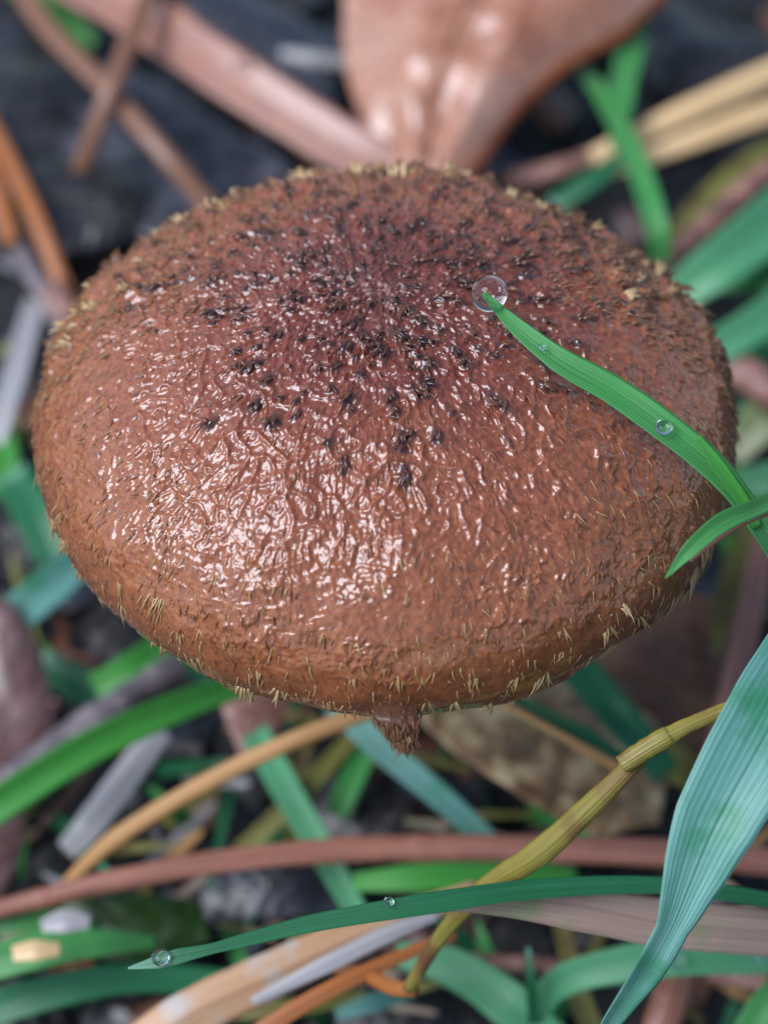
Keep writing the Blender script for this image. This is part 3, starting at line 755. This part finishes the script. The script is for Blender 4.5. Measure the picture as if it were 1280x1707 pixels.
# ------------------------------------------------------------------ behind the mushroom: reed, needles, straw
blade([(60, -80, .9), (200, 0, .95), (400, 135, 1.0), (560, 235, .9), (700, 315, .7)], [105, 95, 90, 88, 85], M['reed'],
      'broad flattened pink-brown reed carrying a round water drop', 'reed', fold=.12, roll=-6, name='dead_reed', thick=.06, ragged=.06)
stalk([(20, -50, .9), (75, 40, .9), (180, 150, .95), (265, 245, .9), (350, 345, .5)], [36, 36, 34, 34, 36], M['needle'],
      'long straight brown needle running into the cap, crossed by another', 'needle', name='pine_needle', flat=.6)
stalk([(265, -60, 1.4), (228, 40, 1.3), (185, 150, 1.2), (140, 265, .5), (120, 310, .1)], [34, 33, 32, 30, 22], M['needle'],
      'slanting light brown needle lying across the longer needle', 'needle', name='pine_needle', flat=.6)
stalk([(-60, 130, .8), (0, 235, .85), (60, 360, .85), (115, 500, .6)], [30, 30, 32, 30], M['orange'],
      'orange-brown needle meeting the grey twig beside the cap', 'needle', name='pine_needle', flat=.6)
stalk([(-40, 200, .8), (-8, 300, .85), (20, 405, .8)], [34, 34, 30], M['orange'],
      'short bright orange needle stub lying over the grey twig', 'needle', name='pine_needle', flat=.6)
stalk([(-20, 330, .6), (40, 430, .65), (85, 505, .6), (115, 560, .4)], [34, 36, 36, 30], M['greytwig'],
      'knobbly grey-mauve twig under the orange needles', 'twig', name='twig', nodes=(.45, .75))
stalk([(90, 480, .7), (110, 520, .7), (135, 555, .6)], [44, 40, 34], M['pinktwig'],
      'stubby pinkish twig end touching the cap', 'twig', name='twig')
blade([(60, 500, .4), (35, 590, .45), (5, 690, .3), (-30, 800, .0)], [34, 40, 40, 34], M['strawgrey'],
      'bleached grey stalk dropping away left of the cap'.replace(' left of', ' beside'), 'straw', fold=.2, name='dry_grass_leaf')
stalk([(470, 92, .3), (520, 100, .35), (575, 105, .3)], [26, 30, 26], M['strawgrey'], 'pale grey twig stub beside the copper leaf', 'twig', name='twig')
blade([(1340, 95, 1.2), (1240, 140, 1.15), (1120, 195, 1.0), (985, 262, .6)], [46, 46, 42, 30], M['straw'],
      'pale yellow straw, upper of the pair behind the green blades', 'straw', fold=-.3, name='dry_grass_leaf', thick=.05)
blade([(1340, 165, 1.1), (1240, 198, 1.05), (1130, 240, .9), (1010, 285, .5)], [42, 42, 36, 22], M['straw'],
      'pale yellow straw, lower of the pair behind the green blades', 'straw', fold=-.3, name='dry_grass_leaf', thick=.05)
stalk([(845, 300, .4), (920, 285, .45), (985, 262, .4)], [34, 34, 30], M['pinktwig'], 'grey-pink twig between the copper leaf and the straw', 'twig', name='twig', nodes=(.6,))
blade([(1075, -60, 1.2), (1055, 60, 1.3), (1035, 160, 1.3), (1030, 250, 1.1)], [36, 44, 42, 28], M['green'],
      'upright green blade merging with the slanting blade beside the straw')
blade([(955, 95, .9), (1005, 165, 1.3), (1055, 260, 1.6), (1092, 370, 1.6), (1100, 440, 1.2)], [18, 30, 40, 40, 34], M['green'],
      'slanting green blade crossing in front of the pale straw')
blade([(920, 345, .5), (985, 300, .7), (1045, 258, .8)], [30, 36, 26], M['deep'], 'short dark green blade between the cap and the straw')
blade([(1320, 225, .9), (1230, 285, 1.0), (1150, 360, .8), (1105, 440, .3)], [30, 36, 36, 26], M['olive'], 'arched olive dry blade above the pinkish twig', 'grass')
stalk([(1330, 250, 1.3), (1250, 310, 1.3), (1160, 392, 1.2), (1080, 460, .9)], [38, 40, 40, 36], M['pinktwig'],
      'jointed pinkish twig alongside the wide green blade', 'twig', name='twig', nodes=(.3, .52, .72))
blade([(1380, 290, 1.3), (1290, 370, 1.4), (1200, 440, 1.4), (1120, 500, 1.1)], [90, 98, 84, 60], M['mint'], 'wide pale green blade under the pinkish twig', fold=.3)
blade([(1360, 430, 1.0), (1270, 460, 1.0), (1180, 468, .8), (1120, 490, .4)], [50, 56, 50, 30], M['green'], 'arched green blade below the wide pale blade')
blade([(1390, 440, 1.1), (1290, 520, 1.2), (1200, 580, 1.1), (1150, 620, .8)], [66, 66, 60, 40], M['mint'], 'pale green blade above the red-brown stick')
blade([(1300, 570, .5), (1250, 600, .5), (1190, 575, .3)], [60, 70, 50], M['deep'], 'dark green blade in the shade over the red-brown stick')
stalk([(1150, 565, .8), (1220, 610, .9), (1300, 660, .9), (1360, 700, .8)], [58, 60, 62, 60], M['pinktwig'],
      'thick red-brown stick poking out from under the cap', 'stick', name='stick', nodes=(.6,))
blade([(1340, 640, .5), (1270, 700, .6), (1215, 760, .4)], [70, 76, 50], M['pale'], 'pale green blade behind the cap under the dewy blade')
blade([(1350, 790, .9), (1280, 800, .9), (1200, 820, .6)], [60, 56, 40], M['mint'], 'soft green blade behind the crossing dewy blades')

# ------------------------------------------------------------------ beside the mushroom on the far sides
blade([(-30, 1075, .9), (30, 1025, 1.0), (100, 965, 1.0), (165, 905, .8)], [60, 66, 68, 60], M['teal'], 'blue-green blade end beside the dark gap under the cap')
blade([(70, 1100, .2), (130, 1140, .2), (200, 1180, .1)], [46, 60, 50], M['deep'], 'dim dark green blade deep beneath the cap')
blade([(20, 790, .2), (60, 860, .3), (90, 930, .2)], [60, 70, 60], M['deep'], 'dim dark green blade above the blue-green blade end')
blade([(-10, 700, .1), (10, 760, .2), (0, 830, .1)], [40, 46, 40], M['vivid'], 'small green blade near the bleached stalk')
blade([(30, -30, .2), (90, 20, .3), (150, 80, .2)], [50, 60, 40], M['vivid'], 'small green blade behind the crossed needles')
blade([(160, 1150, .7), (230, 1110, .8), (300, 1060, .6)], [50, 56, 50], M['vivid'], 'short green blade over the grey-mauve stalk')
stalk([(-40, 1350, .7), (60, 1270, .8), (180, 1185, .85), (300, 1105, .7)], [56, 54, 52, 46], M['greytwig'], 'grey-mauve stalk behind the bright green blade', 'stalk', nodes=(.62,))
blade([(-80, 1392, 1.5), (0, 1338, 1.7), (150, 1245, 1.8), (290, 1180, 1.7), (420, 1135, 1.4)], [60, 62, 60, 52, 40], M['vivid'],
      'bright green arching blade passing under the cap', fold=.3, roll=-18)
blade([(270, 1215, .9), (225, 1275, .95), (150, 1375, .9), (110, 1420, .7)], [44, 50, 52, 40], M['strawgrey'], 'bleached white strip under the bright green blade', 'straw', name='dry_grass_leaf', fold=-.15)
stalk([(100, 1485, 1.3), (190, 1400, 1.7), (330, 1312, 2.1), (470, 1242, 2.4), (640, 1175, 2.6)], [20, 30, 30, 30, 30], M['strawtan'],
      'tan straw slanting up to the cap margin', 'straw', name='straw', nodes=(.28,), flat=.6)
blade([(425, 1220, 1.0), (480, 1320, 1.1), (545, 1430, 1.1), (600, 1530, .9)], [48, 50, 46, 36], M['mint'], 'green blade crossing behind the tan straw')
blade([(560, 1170, 1.6), (640, 1250, 1.6), (730, 1325, 1.5), (840, 1425, 1.1)], [50, 46, 42, 34], M['teal'], 'narrow blue-green blade below the veil shred')
blade([(630, 1210, .8), (600, 1270, .8), (560, 1360, .7)], [40, 44, 40], M['green'], 'short soft green blade behind the narrow blue-green blade')
blade([(590, 1225, .9), (500, 1325, .9), (400, 1420, .7)], [26, 32, 30], M['olive'], 'thin olive blade crossing the green blade')
blade([(515, 1195, .5), (500, 1260, .5), (510, 1330, .3)], [34, 40, 34], M['olive'], 'dull olive stub beside the pinkish leaf scrap')
blade([(900, 1050, 1.5), (985, 1140, 1.7), (1040, 1205, 1.7), (1110, 1290, 1.3)], [66, 64, 60, 50], M['deep'], 'dark green blade emerging under the cap over the mottled leaf')
blade([(800, 1140, 2.2), (890, 1195, 2.3), (970, 1235, 2.3), (1045, 1275, 2.2)], [26, 46, 46, 26], M['deep'], 'dark green blade edge joining the jointed yellow stem', roll=25, fold=.4)
stalk([(790, 1145, 2.3), (870, 1190, 2.45), (960, 1240, 2.5), (1040, 1285, 2.4)], [12, 14, 14, 18], M['strawtan'], 'thin tan stem joining the jointed yellow stem', 'stem', name='thin_stalk')
blade([(1060, 1230, .9), (1120, 1270, .9), (1175, 1300, .7)], [60, 70, 50], M['olive'], 'olive blade beneath the jointed yellow stem')
blade([(1255, 850, .9), (1232, 930, .95), (1205, 1010, .8), (1190, 1090, .5)], [26, 46, 40, 12], M['olive'], 'limp pale dry blade hanging beside the reddish stalk', 'grass')
stalk([(1300, 830, 1.2), (1268, 930, 1.2), (1235, 1090, 1.1), (1200, 1230, 1.0), (1170, 1370, .7)], [38, 42, 44, 46, 44], M['redstalk'],
      'upright reddish stalk behind the big blue-green blade', 'stalk', nodes=(.4,))

# ------------------------------------------------------------------ in front: stems, long blades
stalk([(1360, 1120, 13.9), (1285, 1152, 13.75), (1160, 1203, 13.7), (1090, 1240, 13.7), (1035, 1275, 13.75)], [18, 20, 26, 36, 32], M['yellowstem'],
      'jointed yellow-green stem bending above the stout stem', 'stem', mode='d', name='grass_stalk', nodes=(.72, .9), rough=.22)
stalk([(1065, 1262, 13.8), (1000, 1328, 13.95), (900, 1420, 14.25), (810, 1480, 14.6), (735, 1560, 15.0), (680, 1650, 15.4)], [30, 38, 46, 36, 26, 22], M['yellowstem'],
      'stout yellow-brown stem below the joint, sloping under the long blade', 'stem', mode='d', name='grass_stalk', nodes=(.04,), rough=.1)
stalk([(540, 1606, 16.3), (610, 1626, 16.0), (655, 1646, 15.6), (692, 1650, 15.4)], [24, 26, 28, 24], M['orange'], 'bent ochre stem end meeting the stout stem', 'stem', mode='d', name='thin_stalk')
stalk([(-60, 1532, 1.5), (60, 1500, 1.55), (200, 1466, 1.6), (400, 1432, 1.6), (620, 1415, 1.5), (900, 1415, 1.45), (1150, 1425, 1.5), (1360, 1445, 1.5)], [32, 34, 38, 40, 44, 46, 46, 46], M['redstalk'],
      'long red-brown stalk stretching across under the mushroom', 'stalk', nodes=(.16, .62, .86), n=110)
blade([(1360, 1515, 14.9), (1120, 1478, 14.5), (900, 1482, 14.2), (720, 1506, 14.0), (520, 1540, 13.95), (360, 1580, 13.9), (300, 1594, 13.9), (262, 1604, 13.9), (214, 1614, 13.9)][::-1],
      [3, 22, 26, 18, 30, 36, 34, 28, 26], M['deep'], 'long dark green blade with a dewdrop at its pale tip', mode='d', fold=.35, roll=10, n=90)
blade([(700, 1510, 14.3), (820, 1500, 14.3), (960, 1512, 14.4), (1120, 1540, 14.6), (1370, 1560, 15)], [16, 50, 78, 80, 80], M['strawpink'], 'wide faded pinkish-grey blade behind the big blue-green blade', 'grass', mode='d', fold=.15)
blade([(590, 1470, 1.2), (700, 1462, 1.3), (850, 1455, 1.2), (960, 1462, 1.0)], [30, 46, 46, 30], M['vivid'], 'dim green blade between the red-brown stalk and the long blade')
blade([(200, 1780, 2.2), (300, 1702, 2.4), (450, 1628, 2.5), (600, 1560, 2.5), (800, 1480, 2.3)], [84, 84, 80, 70, 30], M['strawfold'],
      'folded orange-tan straw slanting under the long dark blade', 'straw', name='dry_grass_leaf', fold=-.3, thick=.03)
blade([(360, 1770, 2.5), (480, 1690, 2.65), (600, 1625, 2.7), (760, 1555, 2.6)], [26, 30, 28, 16], M['orange'], 'thin orange straw lying along the folded straw', 'straw', name='dry_grass_leaf', fold=-.2)
blade([(420, 1670, 2.6), (540, 1610, 2.75), (640, 1560, 2.8), (730, 1525, 2.75)], [14, 30, 30, 16], M['strawgrey'], 'bleached white straw strip over the folded straw', 'straw', name='dry_grass_leaf', fold=-.2)
blade([(880, 1720, .9), (930, 1640, 1.5), (1050, 1605, 1.8), (1180, 1592, 1.9), (1370, 1588, 1.8)], [34, 52, 62, 64, 66], M['mint'], 'pale green blade dotted with droplets behind the big blue-green blade', fold=.25)
blade([(660, 1590, .9), (760, 1615, 1.1), (850, 1675, 1.2), (920, 1740, 1.0)], [40, 66, 76, 70], M['mint'], 'pale green blade sloping down under the ochre stem')
blade([(880, 1580, 1.9), (885, 1640, 1.7), (892, 1730, .9)], [6, 18, 22], M['deep'], 'thin upright green shoot beside the droplet-dotted blade')
blade([(1000, 1740, .5), (965, 1660, .8), (935, 1540, .8)], [34, 40, 26], M['olive'], 'olive upright blade behind the thin green shoot')
stalk([(1140, 1600, .6), (1118, 1660, .7), (1085, 1760, .5)], [56, 62, 62], M['redstalk'], 'stout reddish stalk end under the droplet-dotted blade', 'stalk', nodes=(.4,))
stalk([(1360, 1650, .8), (1290, 1640, .8), (1180, 1618, .7)], [36, 40, 36], M['pinktwig'], 'pinkish twig under the droplet-dotted blade', 'twig', name='twig')
stalk([(780, 1600, .7), (860, 1606, .7), (930, 1612, .6)], [24, 28, 24], M['pinktwig'], 'short pinkish twig behind the thin green shoot', 'twig', name='twig')
blade([(1215, 1780, 1.0), (1265, 1690, 1.4), (1330, 1600, 1.6)], [50, 56, 40], M['green'], 'green blade rising below the droplet-dotted blade')
blade([(-60, 1545, 1.2), (30, 1528, 1.3), (120, 1540, 1.2), (170, 1560, .9)], [50, 56, 44, 26], M['green'], 'green blade end beside the pale straw chips')
blade([(-60, 1620, 1.5), (40, 1590, 1.6), (160, 1572, 1.6), (260, 1570, 1.3)], [60, 62, 46, 20], M['green'], 'green blade under the pale straw chips')
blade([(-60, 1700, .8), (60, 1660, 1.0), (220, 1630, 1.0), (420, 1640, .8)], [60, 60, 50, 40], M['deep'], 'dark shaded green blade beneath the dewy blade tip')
blade([(330, 1690, .8), (480, 1680, .9), (610, 1660, .7)], [24, 30, 20], M['olive'], 'dull olive blade under the folded straw')
blade([(70, 1546, 1.7), (110, 1535, 1.75), (150, 1538, 1.7)], [24, 40, 24], M['strawgrey'], 'small bleached straw chip between the green blades', 'straw', name='straw_chip', midrib=False)
blade([(22, 1590, 1.95), (60, 1584, 2.0), (100, 1582, 1.95)], [26, 34, 22], M['straw'], 'small cream straw chip on the green blade', 'straw', name='straw_chip', midrib=False)
blade([(560, 1692, 1.2), (620, 1672, 1.3), (690, 1650, 1.1)], [20, 32, 24], M['teal'], 'short blue-green blade under the folded straw end')

# the big blue-green blade, broad above, pinched and twisted, narrow below
blade([(1420, 985, 14.0), (1335, 1110, 13.3), (1262, 1240, 13.0), (1190, 1370, 12.9), (1148, 1470, 12.95), (1118, 1545, 13.0), (1075, 1620, 13.1), (1010, 1715, 13.4), (965, 1800, 14.0)],
      [120, 150, 158, 138, 96, 60, 58, 34, 14], M['teal'], 'big ribbed blue-green blade pinched and twisted halfway down', mode='d', fold=.3, roll=[-8, -8, -6, -4, 4, 16, 24, 24, 20], n=110, thick=.02)
# dewy blades over the cap
b1 = blade([(808, 488, 13.55), (850, 535, 13.5), (930, 600, 13.4), (1020, 652, 13.35), (1100, 708, 13.3), (1180, 772, 13.3), (1240, 840, 13.35), (1300, 930, 13.5), (1370, 1060, 14.1), (1420, 1190, 15.2), (1440, 1300, 16.4)],
      [6, 26, 44, 52, 54, 50, 40, 42, 44, 44, 40], M['green'], 'dewy green blade reaching across the cap with a drop on its tip', mode='d', fold=.3, roll=[0, 0, 4, 8, 8, 6, 4, 0, 0, 0, 0], n=110)
blade([(1162, 728, 13.27), (1195, 775, 13.26), (1235, 832, 13.3), (1262, 880, 13.36)], [10, 24, 24, 16], M['vivid'], '', mode='d', parent=b1, name='sheath', midrib=False, n=30)
blade([(1108, 964, 12.9), (1150, 915, 12.88), (1200, 872, 12.95), (1255, 848, 13.1), (1330, 822, 13.5), (1410, 850, 14.6), (1450, 960, 16.2)], [3, 28, 34, 30, 26, 24, 24], M['green'],
      'short curved green blade with pointed tip beside the cap margin', mode='d', fold=.35, roll=[0, -8, -12, -8, 0, 0, 0], n=70)
stalk([(1150, 935, 13.0), (1205, 893, 13.08), (1262, 862, 13.2), (1330, 842, 13.6)], [6, 9, 9, 9], M['redstalk'], 'thin reddish stem under the short curved blade', 'stem', mode='d', name='thin_stalk')

# ------------------------------------------------------------------ water drops
drop(at_d(816, 490, 13.53), .128, 'large clear water drop on the tip of the dewy blade', squash=1.0)
drop(at_d(1106, 712, 13.24), .058, 'small water drop on the middle of the dewy blade', squash=.7)
drop(at_d(902, 578, 13.36), .03, 'tiny water drop near the tip end of the dewy blade', squash=.7)
drop(at_z(405, 108, 1.14), .10, 'round water drop sitting on the broad pink-brown reed', squash=.85)
drop(at_d(268, 1596, 13.86), .065, 'dewdrop clinging to the pale tip of the long dark blade', squash=.7)
drop(at_d(648, 1503, 13.94), .035, 'small drop on the upper edge of the long dark blade', squash=.8)
drop(at_z(1127, 1603, 2.0), .07, 'drop on the pale green blade nearer the twisted blade', squash=.7)
drop(at_z(1268, 1594, 2.0), .055, 'drop on the pale green blade farther from the twisted blade', squash=.7)
drop(at_d(1275, 1148, 13.6), .07, 'drop on the jointed yellow stem beside the big blade', squash=.8)

# ------------------------------------------------------------------ filler litter on the soil
COLOUR = {'leafdark': 'blackish', 'leafslate': 'slate-grey', 'leafbrown': 'brown', 'leafpurple': 'mauve'}
PLACES = [(250, 100, 'around the crossed needles'), (480, 130, 'around the broad reed'), (820, 100, 'around the copper leaf'), (1130, 120, 'around the pale straw pair'), (1200, 420, 'around the pinkish jointed twig'),
          (1230, 650, 'around the red-brown stick'), (1230, 950, 'around the reddish upright stalk'), (40, 480, 'around the orange needles'), (30, 760, 'around the bleached stalk'), (60, 1150, 'around the mauve-brown leaf'),
          (200, 1320, 'around the bleached white strip'), (450, 1300, 'around the pinkish leaf scrap'), (700, 1330, 'around the narrow blue-green blade'), (950, 1280, 'around the mottled leaf'), (1200, 1400, 'around the big blue-green blade'),
          (100, 1580, 'around the pale straw chips'), (450, 1640, 'around the folded straw'), (800, 1620, 'around the stout yellow stem'), (1120, 1640, 'around the droplet-dotted blade')]
def near(x, y): return min(PLACES, key=lambda p: (p[0] - x) ** 2 + (p[1] - y) ** 2)[2]

def filler():
    r = np.random.default_rng(11)
    spots = [(x, y) for y in range(-270, 1900, 105) for x in range(-455, 1800, 125)]
    for i, (x, y) in enumerate(spots):
        x += r.uniform(-50, 50); y += r.uniform(-45, 45)
        if 220 < x < 1080 and 430 < y < 1010: continue
        c = at_z(x, y, 0); g = ground_z(c[0], c[1]) + .06
        a = r.uniform(0, 6.28); l = r.uniform(60, 130); wd = r.uniform(26, 58)
        dx, dy = math.cos(a) * l / 2, math.sin(a) * l / 2; nx, ny = -math.sin(a) * wd, math.cos(a) * wd
        z = lambda: g + r.uniform(-.08, .16)
        key = ('leafdark', 'leafslate', 'leafdark', 'leafbrown')[i % 4] if i % 9 else 'leafpurple'
        leaf([(x - dx, y - dy, z()), (x + nx, y + ny, z()), (x + dx, y + dy, z())], [(x - dx + nx * .1, y - dy, z()), (x - nx, y - ny, z()), (x + dx, y + dy + 3, z())], M[key],
             COLOUR[key] + ' rotting leaf fragment on the soil ' + near(x, y), bulge=r.uniform(-.05, .15), crinkle=.12, nu=15, nv=14, veins=3, name='leaf_fragment',
             group=COLOUR[key] + ' fragments ' + near(x, y))
    for i in range(46):
        x, y = r.uniform(-40, 1320), r.uniform(-20, 1740)
        if 220 < x < 1080 and 430 < y < 1010: continue
        c = at_z(x, y, 0); g = ground_z(c[0], c[1]) + .18
        a = r.uniform(0, 6.28); l = r.uniform(90, 190)
        dx, dy = math.cos(a) * l / 2, math.sin(a) * l / 2
        stalk([(x - dx, y - dy, g + r.uniform(-.1, .25)), (x + r.uniform(-9, 9), y + r.uniform(-9, 9), g + .08), (x + dx, y + dy, g + r.uniform(-.1, .25))], [14, 20, 12],
              M[('needle', 'redstalk', 'greytwig', 'olive')[i % 4]], ('brown', 'red-brown', 'grey', 'olive')[i % 4] + ' thin dead needle low in the litter ' + near(x, y), 'needle', name='fallen_needle', n=16, sides=7, group=('brown', 'red-brown', 'grey', 'olive')[i % 4] + ' needles ' + near(x, y))
    for i in range(48):
        x, y = r.uniform(0, 1280), r.uniform(1100, 1720)
        if i % 4 == 0: x, y = r.uniform(1120, 1290), r.uniform(380, 900)
        c = at_z(x, y, 0); g = ground_z(c[0], c[1]) + .1
        a = r.uniform(0, 6.28); l = r.uniform(110, 200)
        dx, dy = math.cos(a) * l / 2, math.sin(a) * l / 2
        e = r.uniform(.3, 1.1)
        blade([(x - dx, y - dy, g + e), (x, y, g + e * .8), (x + dx, y + dy, g)], [4, r.uniform(14, 34), r.uniform(16, 34)], M[('deep', 'green', 'olive', 'deep', 'vivid')[i % 5]],
              ('dark green', 'fresh green', 'olive', 'dark green', 'bright green')[i % 5] + ' short low grass blade ' + near(x, y), n=20, midrib=False, group=('dark green', 'fresh green', 'olive', 'dark green', 'bright green')[i % 5] + ' low grass ' + near(x, y))
    for i in range(30):
        x, y = r.uniform(0, 1280), r.uniform(1180, 1720)
        c = at_z(x, y, 0); g = ground_z(c[0], c[1]) + .25
        a = r.uniform(-.9, .7); l = r.uniform(70, 190); dx, dy = math.cos(a) * l / 2, math.sin(a) * l / 2
        key = ('strawtan', 'strawgrey', 'strawpink', 'straw', 'olive')[i % 5]; cn = ('tan', 'bleached grey', 'pinkish', 'cream', 'olive')[i % 5]
        blade([(x - dx, y - dy, g + r.uniform(0, .5)), (x, y, g + .3), (x + dx, y + dy, g + r.uniform(0, .5))], [8, r.uniform(12, 26), 8], M[key],
              cn + ' dry grass shred low in the litter ' + near(x, y), 'straw', n=18, midrib=False, name='dry_grass_shred', fold=-.15, group=cn + ' shreds ' + near(x, y))

filler()

def crumbs():
    r = np.random.default_rng(3); V, F = [], []
    for i in range(2600):
        x, y = r.uniform(-150, 1430), r.uniform(-100, 1800); c = at_z(x, y, 0)
        g = ground_z(c[0], c[1]); s = r.uniform(.02, .09); m = len(V)
        for k in range(8):
            q = np.array([(k & 1) * 2 - 1, (k >> 1 & 1) * 2 - 1, (k >> 2) * 2 - 1]) * s * r.uniform(.4, 1, 3)
            V.append(c + q + np.array([0, 0, g]))
        F += [[m + a for a in f] for f in ((0, 2, 3, 1), (4, 5, 7, 6), (0, 1, 5, 4), (2, 6, 7, 3), (0, 4, 6, 2), (1, 3, 7, 5))]
    o = mesh_object('soil_crumbs', np.array(V), F, M['soil'])
    tag(o, 'crumbly dark soil grains between the litter', kind='stuff')
crumbs()
